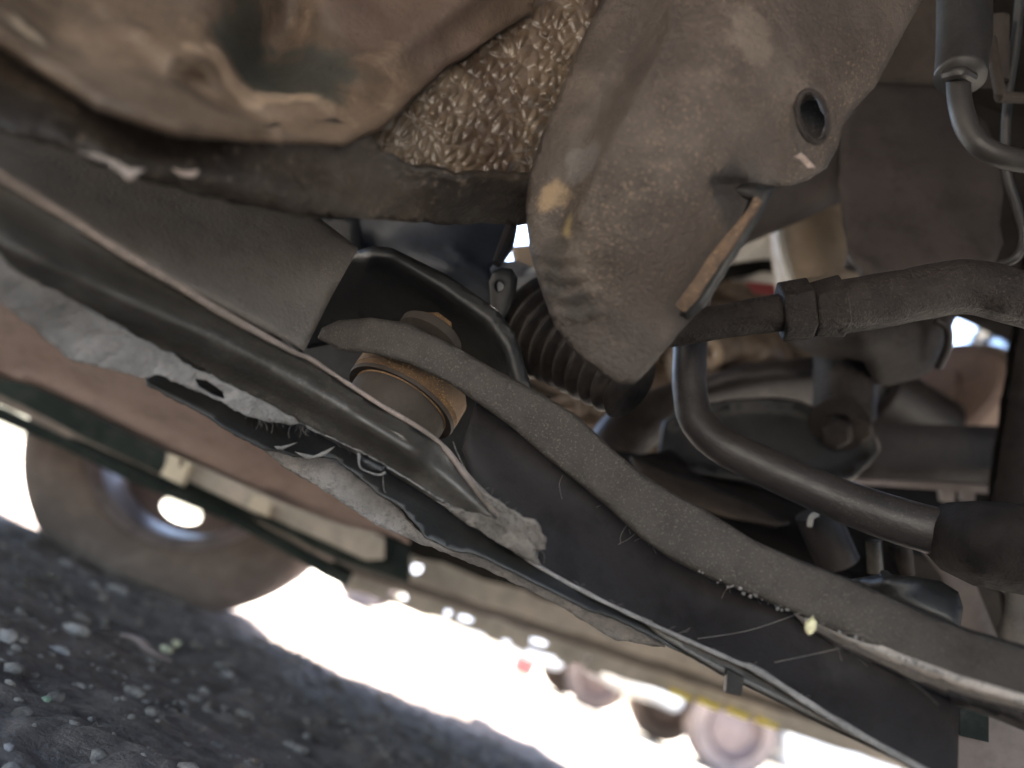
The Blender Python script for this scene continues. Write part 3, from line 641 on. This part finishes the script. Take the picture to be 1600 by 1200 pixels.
link('cable', tube([(1600, -80, .5), (1588, 60, .5), (1574, 160, .5), (1572, 260, .5), (1588, 320, .5), (1600, 370, .5), (1588, 402, .5), (1556, 416, .51)], .0028, 12, 8), M_wire, label='thin black cable hanging down the right edge behind the hose', cat='cable', sharp=0)

# ------------------------------------------------------------------ steering parts
tie = empty('tie_rod', 'greasy brown tie rod with two nuts and a bent thick tube', 'tie rod', P(1300, 500, .42))
link('rod', tube([(1010, 520, .43), (1060, 513, .425), (1140, 501, .42), (1180, 494, .418), (1225, 487, .415)], [.0098, .0098, .0094, .0100, .0102], 28, 8, nz=.0005), M_rod, tie, sharp=0)
hexp = [(math.cos(R(60*i+12)), math.sin(R(60*i+12))) for i in range(6)]
for a, b, r0, r1 in (((1218, 488, .415), (1266, 482, .413), .0165, .0172), ((1268, 484, .411), (1316, 478, .409), .0150, .0172)):
    o = link('nut', tube([a, b], [r0, r1], 6, 1, prof=hexp), M_rod, tie, sharp=20)
    bv = o.modifiers.new('bevel', 'BEVEL'); bv.width = .0014; bv.segments = 3
link('tube', tube([(1300, 482, .41), (1380, 469, .408), (1440, 458, .406), (1490, 449, .404), (1530, 450, .402), (1570, 460, .40), (1640, 480, .40), (1760, 516, .40)], [.0145, .0145, .0143, .0143, .0143, .0143, .0143, .0143], 32, 8, nz=.0004), M_rod, tie, sharp=0)
boot = empty('steering_boot', 'black bellows boot with a pale collar tucked behind the shield', 'bellows', P(860, 540, .5))
a0 = P(800, 478, .53); a1 = P(985, 605, .46); axb = a1-a0; Lb = np.linalg.norm(axb)
pr = []; nb = 9
for i in range(nb*8+1):
    t = i/(nb*8); r = .031-.012*t; pr.append((Lb*(.22+.78*t), r+(.0035-.001*t)*math.cos(2*math.pi*t*nb)))
link('bellows', lathe(a0, axb, pr, 48), M_boot, boot, sharp=0)
link('collar', lathe(a0, axb, [(-.02, .024), (-.01, .029), (.01, .031), (Lb*.22, .032)], 48), M_bootgrey, boot, sharp=0)

stab = empty('stabiliser_bar', 'black bent stabiliser bar running from behind the tie rod to the lower right', 'stabiliser bar', P(1200, 740, .47))
link('bar', tube([(1092, 420, .50), (1084, 470, .495), (1078, 560, .487), (1078, 610, .482), (1088, 655, .475), (1120, 690, .468), (1180, 722, .46), (1290, 772, .445), (1380, 806, .43), (1470, 832, .42), (1560, 850, .41)], [.0102, .0103, .0106, .0106, .0108, .0112, .0118, .0122, .0128, .0132, .0134], 32, 9, nz=.0002), M_bar, stab, sharp=0)
link('bush_block', sheet([(1436, 820), (1448, 798), (1480, 785), (1530, 782), (1620, 790), (1700, 800), (1700, 950), (1600, 930), (1520, 915), (1470, 890), (1440, 858)], [(1440, 840, .415), (1480, 790, .405), (1520, 850, .375), (1640, 860, .37), (1600, 930, .385)], .03, 10, curl=.012, curlw=16, nz=[(.001, 60)]), M_matte, stab, sharp=0)

# ------------------------------------------------------------------ bracket with eye, blue lit panels
upb = empty('inner_bracket', 'black inner bracket with a rounded eye tab catching blue skylight', 'bracket', P(700, 400, .5))
link('panel', sheet([(440, 330), (620, 330), (860, 330), (800, 350), (782, 400), (765, 420), (800, 500), (620, 460), (540, 400)], [(480, 340, .53), (700, 400, .50), (640, 370, .53), (760, 480, .50), (560, 440, .54), (800, 345, .53)], .003, 9, ridges=[([(705, 385), (735, 415), (768, 440)], 6, .006), ([(640, 395), (700, 420)], 26, .010)]), M_blue, upb, sharp=0)
link('eye_tab', sheet([(768, 500), (764, 440), (770, 424), (785, 418), (800, 420), (809, 434), (806, 462), (796, 490), (785, 505)], ('D', .455), .004, 5, holes=[ell(779, 447, 8, 8, 0, 16)], curl=.002, curlw=5), M_blackpaint, upb, sharp=0)
link('strut', tube([(800, 352, .52), (790, 385, .50), (776, 412, .49)], [.004, .005, .003], 10, 3), M_bar, upb)
link('brace', sheet([(715, 352), (760, 372), (800, 420), (770, 430), (720, 390)], ('D', .58), .006, 8, nz=[(.01, 30)]), M_bush, upb, sharp=0)
link('far_brace', sheet([(800, 385), (850, 380), (850, 470), (815, 470)], ('D', .6), .006, 8, nz=[(.008, 30)], holes=[ell(833, 433, 5, 16, 0, 16)]), M_beige, upb, sharp=0)

# ------------------------------------------------------------------ clevis bracket and bush
clev = empty('arm_bracket', 'glossy black pressed bracket with a rolled top edge over the bush', 'bracket', P(680, 480, .42))
link('side_wall', sheet([(470, 470), (556, 392), (585, 384), (612, 387), (700, 430), (775, 482), (805, 520), (820, 570), (835, 620), (800, 640), (700, 560), (560, 530), (480, 545)],
     [(480, 520, .46), (560, 400, .43), (612, 395, .415), (700, 440, .42), (790, 510, .42), (825, 600, .42), (640, 500, .445), (740, 555, .445), (560, 500, .455)],
     .003, 7, ridges=[([(580, 402), (612, 406), (690, 452), (760, 502), (790, 545), (805, 600)], 15, .010)], curl=.002, curlw=4), M_blackpaint, clev, sharp=0)
link('back_wall', sheet([(440, 330), (560, 340), (570, 420), (520, 500), (600, 560), (860, 620), (860, 690), (800, 770), (680, 770), (440, 600)], ('D', .52), .004, 16), M_blackpaint, clev, sharp=0)
bu = empty('arm_bush', 'worn rusty brown bush sleeve clamped between the arm end and the subframe', 'bush', P(630, 620, .39))
axu = P(585, 680, .372)-P(690, 520, .405); axu = axu/np.linalg.norm(axu)
bc = P(634, 618, .424)
ub = bc
link('sleeve', lathe(bc, axu, [(-.014, .022), (-.014, .030), (-.010, .0325), (.001, .0325), (.003, .030), (.006, .0275)], 56), M_brass, bu, sharp=30)
link('rubber', lathe(bc, axu, [(.004, .0265), (.008, .028), (.018, .0275), (.024, .025), (.028, .018), (.030, .004)], 56), M_bush, bu, sharp=30)
link('flange_ring', lathe(bc, axu, [(.0035, .0300), (.0045, .0325), (.0065, .0318), (.0055, .028)], 56, close=True), M_bush, bu, sharp=30)
link('top_washer', lathe(P(672, 526, .425), axu, [(-.004, .016), (-.002, .0185), (.003, .0185), (.005, .012)], 40), M_bush, bu, sharp=30)
link('top_bolt', lathe(P(672, 526, .425)-axu*.004, axu, [(-.007, .009), (-.004, .011), (.004, .011)], 6), M_brass, bu, sharp=30)

# ------------------------------------------------------------------ control arm
arm = empty('control_arm', 'long dusty grey pressed steel control arm curving from the bush to the lower right', 'control arm', P(1100, 880, .36))
top = [(496, 528), (503, 512), (530, 500), (580, 496), (640, 505), (700, 535), (770, 575), (850, 617), (905, 652), (950, 695), (1000, 738), (1060, 775), (1100, 795), (1180, 845), (1250, 875), (1330, 905), (1420, 945), (1500, 978), (1600, 1008), (1720, 1030)]
bot = [(1720, 1150), (1600, 1098), (1500, 1068), (1420, 1035), (1340, 1002), (1250, 962), (1170, 928), (1110, 905), (1050, 875), (1000, 840), (950, 793), (900, 752), (850, 712), (800, 668), (750, 632), (700, 598), (640, 568), (580, 552), (530, 548)]
mid = [((a[0]+b[0])/2, (a[1]+b[1])/2) for a, b in zip(top[2:], reversed(bot))]
ac = [(500, 520, .396), (640, 530, .378), (760, 600, .372), (900, 700, .372), (1000, 780, .362), (1150, 870, .35), (1300, 940, .335), (1450, 1010, .315), (1600, 1050, .295), (1720, 1090, .28)]
fa = depth_fn(ac)
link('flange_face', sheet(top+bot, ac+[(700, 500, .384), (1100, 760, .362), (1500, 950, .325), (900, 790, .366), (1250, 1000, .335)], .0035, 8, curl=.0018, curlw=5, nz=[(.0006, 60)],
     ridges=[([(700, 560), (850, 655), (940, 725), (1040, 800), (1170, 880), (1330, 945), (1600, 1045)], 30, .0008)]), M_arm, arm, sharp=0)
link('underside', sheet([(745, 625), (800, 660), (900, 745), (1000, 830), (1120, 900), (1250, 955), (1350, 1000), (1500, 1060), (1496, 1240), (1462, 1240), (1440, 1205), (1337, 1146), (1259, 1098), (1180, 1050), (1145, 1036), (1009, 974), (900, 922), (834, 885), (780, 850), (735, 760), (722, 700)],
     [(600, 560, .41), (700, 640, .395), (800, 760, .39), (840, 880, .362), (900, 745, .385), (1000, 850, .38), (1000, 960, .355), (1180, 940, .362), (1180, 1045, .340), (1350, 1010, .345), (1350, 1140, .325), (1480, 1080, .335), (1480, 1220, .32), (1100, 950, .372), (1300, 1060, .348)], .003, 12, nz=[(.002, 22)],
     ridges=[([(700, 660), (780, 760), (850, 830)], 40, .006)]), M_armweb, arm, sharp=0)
link('lower_lip', tube([(820, 872, .352), (900, 918, .350), (1009, 971, .346), (1145, 1032, .338), (1180, 1046, .336), (1259, 1096, .328), (1337, 1144, .32), (1470, 1218, .31)], [.0011, .0010, .0011, .0012, .0017, .0016, .0015, .0015], 10, 8, nz=.0004), M_dust, arm, sharp=0)
link('lower_fold', sheet([(1009, 972), (1145, 1034), (1259, 1098), (1337, 1146), (1470, 1220), (1440, 1225), (1425, 1194), (1259, 1114), (1162, 1066), (1127, 1050), (1031, 992)], [(1009, 980, .35), (1250, 1105, .332), (1450, 1220, .315)], .003, 7), M_dustblack, arm, sharp=0)
link('tab', sheet([(1137, 1046), (1163, 1060), (1158, 1087), (1134, 1082)], ('D', .335), .004, 6), M_blackpaint, arm)
link('turned_edge', sheet([(1240, 958), (1315, 992), (1400, 1030), (1500, 1068), (1600, 1098), (1720, 1140), (1720, 1165), (1600, 1124), (1500, 1098), (1400, 1052), (1310, 1012), (1262, 985)], [(1250, 965, .345), (1400, 1030, .315), (1500, 1080, .302), (1600, 1105, .287), (1400, 1050, .330), (1600, 1122, .297)], .003, 7, nz=[(.0008, 90)]), M_dustlit, arm, sharp=0, label='dusty turned lower edge, painted paler as if lit from below')
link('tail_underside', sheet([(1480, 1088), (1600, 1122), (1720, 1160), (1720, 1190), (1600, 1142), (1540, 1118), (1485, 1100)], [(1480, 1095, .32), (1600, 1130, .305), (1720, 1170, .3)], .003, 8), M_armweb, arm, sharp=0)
link('end_pocket', sheet([(1330, 905), (1375, 897), (1425, 900), (1470, 908), (1498, 925), (1505, 950), (1500, 990), (1430, 960), (1360, 925)], [(1330, 905, .37), (1425, 902, .365), (1500, 960, .35), (1430, 950, .355), (1390, 903, .355)], .01, 7, curl=.006, curlw=9, ridges=[([(1385, 905), (1430, 905)], 12, .006)]), M_blackpaint, arm, sharp=0)

# ------------------------------------------------------------------ subframe
sf = empty('subframe', 'dusty black front subframe rail with plate, seam flange and ragged dusty ledge', 'subframe', P(350, 450, .32))
link('side_plate', sheet([(-160, 110), (0, 200), (200, 250), (480, 318), (505, 345), (560, 388), (520, 460), (476, 548), (350, 478), (200, 395), (0, 270), (-160, 175)],
     [(0, 200, .30), (0, 270, .262), (300, 330, .345), (280, 430, .315), (560, 388, .385), (476, 545, .358), (-160, 140, .25)], .003, 10, nz=[(.0007, 30)], curl=.0015, curlw=5), M_plate, sf, sharp=0)
seam = [(-160, 172), (0, 275), (100, 336), (180, 388), (276, 444), (350, 490), (455, 548), (483, 560), (520, 584), (590, 630), (660, 672), (695, 700), (730, 745), (780, 800), (840, 856)]
sdep = depth_fn([(-160, 172, .235), (0, 275, .257), (276, 444, .308), (483, 560, .352), (660, 672, .362), (730, 745, .353), (840, 856, .343)])
sw = [.0024, .0022, .0021, .0020, .0020, .0018, .0013, .0012, .0010, .0010, .0012, .0013, .0018, .0026, .0022]
link('seam_flange', tube([(x, y, float(sdep(np.array([x*1.]), np.array([y*1.]))[0])) for x, y in seam], sw, 12, 5, nz=.0004), M_seam, sf, sharp=0, label='pale crumbly seam along the rail')
rtop = [(-160, 178), (0, 280), (180, 392), (276, 448), (350, 494), (455, 550), (483, 563), (590, 634), (660, 676), (700, 704), (735, 750), (785, 805), (842, 860)]
rbot = [(838, 882), (780, 850), (740, 822), (660, 770), (560, 712), (490, 675), (420, 636), (350, 600), (297, 572), (196, 524), (91, 478), (60, 440), (-160, 340)]
rc = [(0, 280, .262), (0, 350, .262), (50, 430, .27), (180, 392, .292), (100, 478, .292), (350, 494, .330), (300, 572, .330), (483, 563, .356), (440, 645, .356), (590, 634, .366), (560, 705, .364), (700, 704, .362), (660, 770, .362), (785, 805, .358), (760, 835, .356), (838, 870, .35), (-160, 250, .24)]
link('rail', sheet(rtop+rbot, rc, .003, 8, ridges=[([(-160, 275), (20, 385), (130, 440), (250, 493), (350, 536), (460, 594), (560, 650), (640, 698)], 31, .019), ([(560, 655), (640, 704), (700, 750), (800, 836)], 15, .005)], nz=[(.0006, 40)]), M_dustblack, sf, sharp=0)
lb = [(0, 475), (52, 513), (105, 558), (175, 580), (227, 592), (245, 585), (300, 608), (350, 630), (367, 642), (420, 660), (472, 664), (560, 704), (640, 748), (740, 818), (800, 862), (838, 886)]
link('dust_ledge', sheet([(-160, 300), (30, 395), (52, 408), (70, 435), (100, 462), (196, 516), (297, 572), (350, 598), (420, 632), (490, 672), (560, 705), (650, 758), (740, 812), (838, 870)]+list(reversed(lb))+[(-160, 400)],
     [(0, 440, .255), (0, 475, .262), (100, 500, .288), (150, 570, .30), (300, 590, .325), (420, 650, .348), (560, 704, .356), (740, 818, .350), (838, 880, .346)], .002, 5, nz=[(.0022, 70), (.0008, 260)], jit=4,
     holes=[[(305, 592), (322, 594), (348, 612), (352, 624), (332, 618), (312, 606)]]), M_dust, sf, sharp=0, label='thick grey road dust on the ragged ledge')
link('under_ledge', sheet([(215, 560), (300, 575), (420, 635), (480, 655), (560, 700), (620, 735), (700, 790), (780, 850), (838, 882), (960, 950), (1010, 975), (1130, 1052), (960, 965), (918, 953), (750, 868), (700, 858), (665, 838), (645, 812), (624, 790), (600, 776), (560, 745), (525, 716), (460, 712), (410, 700), (370, 680), (315, 645), (262, 618), (230, 600)],
     [(230, 560, .345), (300, 580, .352), (230, 600, .335), (420, 680, .362), (560, 740, .372), (700, 830, .368), (838, 890, .352), (1000, 980, .352), (1130, 1052, .345), (500, 700, .378)], .0007, 8, nz=[(.002, 35)], jit=3), M_blackpaint, sf, sharp=0)
link('lower_flange', sheet([(408, 700), (460, 712), (525, 718), (560, 748), (600, 780), (624, 797), (645, 825), (673, 845), (750, 867), (918, 951), (1000, 985), (1040, 1012), (960, 1000), (870, 945), (760, 890), (660, 850), (589, 822), (520, 775), (440, 728)],
     [(420, 705, .385), (560, 770, .395), (650, 840, .395), (800, 905, .385), (1020, 1000, .375)], .003, 7, nz=[(.002, 60)], jit=3), M_dust, sf, sharp=0, label='grey dusty lower flange')
for a in ([(413, 697), (440, 697), (465, 691), (440, 704)], [(460, 706), (490, 712), (524, 697), (508, 712), (480, 718)]):
    link('highlight_crescent', sheet(a, ('D', .36), .0008, 4, curl=.001, curlw=3), M_dust, sf, sharp=0)  # pale crescent slivers added as highlights at the flange edge
link('hanging_tab', sheet([(560, 706), (604, 728), (603, 738), (594, 742), (566, 734), (560, 726)], ('D', .350), .006, 4, nz=[(.001, 300)], curl=.002, curlw=4), M_blackpaint, sf, sharp=0)
link('tab_dust', tube([(561, 708, .348), (562, 728, .348), (572, 736, .348), (592, 742, .348), (603, 738, .348)], .0006, 6, 4, nz=.0006), M_dust, sf, sharp=0)
# torn, dust-caked end of the rail
link('torn_end', sheet([(735, 748), (760, 770), (790, 795), (815, 808), (835, 812), (842, 830), (854, 842), (850, 858), (835, 858), (846, 884), (820, 874), (780, 850), (720, 812), (680, 782), (740, 802), (775, 812), (785, 802), (755, 778)], [(735, 750, .345), (850, 850, .335), (700, 790, .350), (840, 880, .338)], .0015, 4, nz=[(.003, 130), (.0012, 400)], jit=3), M_torn, sf, sharp=0, label='ragged dust caked torn end of the rail')

# ------------------------------------------------------------------ shield (front)
sh = empty('splash_shield', 'large mottled brown shield plate with an oval hole and a rusty folded lip', 'shield', P(1060, 300, .33))
so = [(1000, -160), (1540, -160), (1440, 2), (1402, 70), (1366, 138), (1334, 172), (1318, 196), (1308, 232), (1292, 262), (1262, 282), (1235, 290), (1208, 292), (1195, 322), (1150, 400), (1100, 478), (1062, 520), (1012, 580), (990, 600), (962, 600), (935, 580), (902, 555), (868, 512), (850, 465), (836, 425), (826, 385), (821, 330), (826, 275), (845, 215), (872, 150), (905, 70), (940, 0)]
link('shield_plate', sheet(so, [(940, 0, .36), (850, 230, .35), (826, 330, .345), (850, 460, .345), (975, 598, .335), (1000, 100, .325), (950, 250, .318), (960, 400, .322), (1100, 480, .335), (1180, 350, .335), (1100, 200, .315), (1200, 100, .325), (1300, 230, .352), (1400, 40, .37), (1180, -150, .34), (1440, -150, .40), (1050, 350, .318)],
     .0025, 8, holes=[ell(1270, 183, 22, 40, -14, 26)], curl=.002, curlw=6, jit=1.5, nz=[(.0010, 40)],
     ridges=[([(1060, -160), (1050, 50), (985, 170), (935, 260), (905, 340)], 9, .0032), ([(1020, -160), (1000, 60), (935, 180), (890, 280), (872, 360)], 22, -.006), ([(1130, -160), (1130, 100), (1110, 180)], 60, .006), ([(1120, 290), (1208, 296)], 12, -.006), ([(1245, 160), (1262, 132), (1285, 140), (1300, 190)], 9, .004), ([(840, 395), (870, 405), (900, 400)], 6, .0022), ([(848, 425), (880, 436), (915, 428)], 6, .0022), ([(855, 455), (890, 468), (925, 455)], 6, .0022), ([(870, 490), (905, 498), (935, 484)], 6, .0022)]), M_shield, sh, sharp=0)
link('hole_ring', tube([(*q, .330) for q in ell(1270, 183, 23, 41, -14, 14)]+[(*ell(1270, 183, 23, 41, -14, 14)[0], .33)], .0013, 8, 3, nz=.0003), M_rod, sh, sharp=0)
link('hole_plug', lathe(P(1268, 188, .362), -facing(P(1270, 188, .366)), [(-.004, .0095), (-.002, .0095), (.000, .0085), (.001, .002)], 32), M_dustblack, sh)
link('folded_lip', sheet([(1130, 288), (1165, 284), (1212, 290), (1192, 335), (1142, 415), (1102, 480), (1075, 502), (1062, 492), (1100, 430), (1150, 352), (1172, 312), (1140, 304)], [(1205, 296, .322), (1130, 290, .334), (1150, 385, .318), (1075, 498, .322)], .003, 6, jit=1.5, curl=.003, curlw=6), M_blackpaint, sh, sharp=0)
link('rust_strip', tube([(1186, 312, .316), (1160, 350, .315), (1120, 405, .315), (1085, 455, .317), (1062, 482, .320)], [.0018, .0026, .0026, .0030, .0022], 12, 8, nz=.0012, prof=[(math.cos(a)*1.0, math.sin(a)*.55) for a in [2*math.pi*i/12 for i in range(12)]]), M_rustlip, sh, sharp=0)
link('torn_tab', sheet([(1240, 245), (1252, 238), (1266, 252), (1275, 262), (1262, 262), (1250, 250)], ('D', .325), .001, 4, nz=[(.002, 200)]), M_seam, sh)
cyl = empty('strut_tube', 'dark tube with a pinkish lit belly passing behind the shield', 'tube', P(1250, 290, .42))
link('tube', tube([(1130, 335, .62), (1215, 300, .62), (1300, 262, .63), (1380, 225, .64)], [.029, .029, .029, .029], 36, 6), M_brownplate, cyl, sharp=0)

# ------------------------------------------------------------------ dust fibres and webs
def fib(px, py, d, L, a, r=.00007, sag=.5):
    L *= random.uniform(.3, 1.1); d += random.uniform(-.002, .004)
    q = [(px+math.cos(a)*L*t+sag*L*math.sin(3*t+px)*.4, py+math.sin(a)*L*t+sag*L*t*t*.4, d+.0008*t) for t in (0, .33, .66, 1)]
    return tube(q, r, 4, 3)
ps = []
for i in range(70):
    x = random.uniform(1250, 1600); y = float(np.interp(x, [1250, 1340, 1420, 1500, 1600], [962, 1002, 1035, 1068, 1098])); d = float(np.interp(x, [1250, 1600], [.335, .284]))
    ps.append(fib(x, y+random.uniform(-4, 14), d-.004, random.uniform(12, 60), random.uniform(-.1, .9)))
for i in range(70):
    x = random.uniform(740, 850); y = float(np.interp(x, [740, 850], [770, 855])); ps.append(fib(x, y+random.uniform(-18, 14), .333, random.uniform(6, 34), random.uniform(-1.8, 1.8)))
for i in range(26):
    x = random.uniform(380, 560); y = float(np.interp(x, [380, 472, 560], [648, 665, 704])); ps.append(fib(x, y, .345, random.uniform(6, 24), random.uniform(.6, 2.2)))
for i in range(22):
    x = random.uniform(820, 1240); y = float(np.interp(x, [820, 1000, 1240], [690, 840, 958])); ps.append(fib(x, y, .36, random.uniform(8, 40), random.uniform(0, 3)))
for i in range(26):
    x = random.uniform(850, 1330); y = float(np.interp(x, [850, 1009, 1180, 1330], [885, 968, 1044, 1140])); ps.append(fib(x, y, .335, random.uniform(8, 26), random.uniform(-1.2, 1.2)))
ps.append(tube([(1090, 998, .345), (1170, 985, .345), (1250, 958, .335)], .00012, 4, 5)); ps.append(tube([(1210, 1035, .335), (1290, 1018, .332), (1350, 1003, .325)], .00012, 4, 5))
ps.append(tube([(598, 742, .348), (600, 765, .348), (603, 770, .348)], .00015, 4, 3)); ps.append(tube([(708, 690, .355), (720, 720, .35), (766, 800, .345)], .00015, 4, 3))
link('cobweb', join(*ps), M_web, label='dusty cobweb threads and fluff along the arm edge and torn rail', cat='cobweb', kind='stuff', sharp=0)
link('seed_husk', rock(P(1266, 978, .328), .0026, (1, 1, 1.5), 5, 2), M_yel, label='small cream husk stuck on the lower edge of the control arm', cat='husk', sharp=0)
ps = []
for i in range(60):
    x = random.uniform(1080, 1600); y = float(np.interp(x, [1080, 1250, 1400, 1600], [890, 964, 1025, 1098])); d = float(np.interp(x, [1080, 1600], [.352, .285]))
    ps.append(rock(P(x, y+random.uniform(-4, 3), d-.003), random.uniform(.0003, .0009), (1, 1, 1), i, 1))
link('dust_crumbs', join(*ps), M_dust, label='pale dust crumbs clinging to the edge of the control arm', cat='dust', kind='stuff', sharp=0)
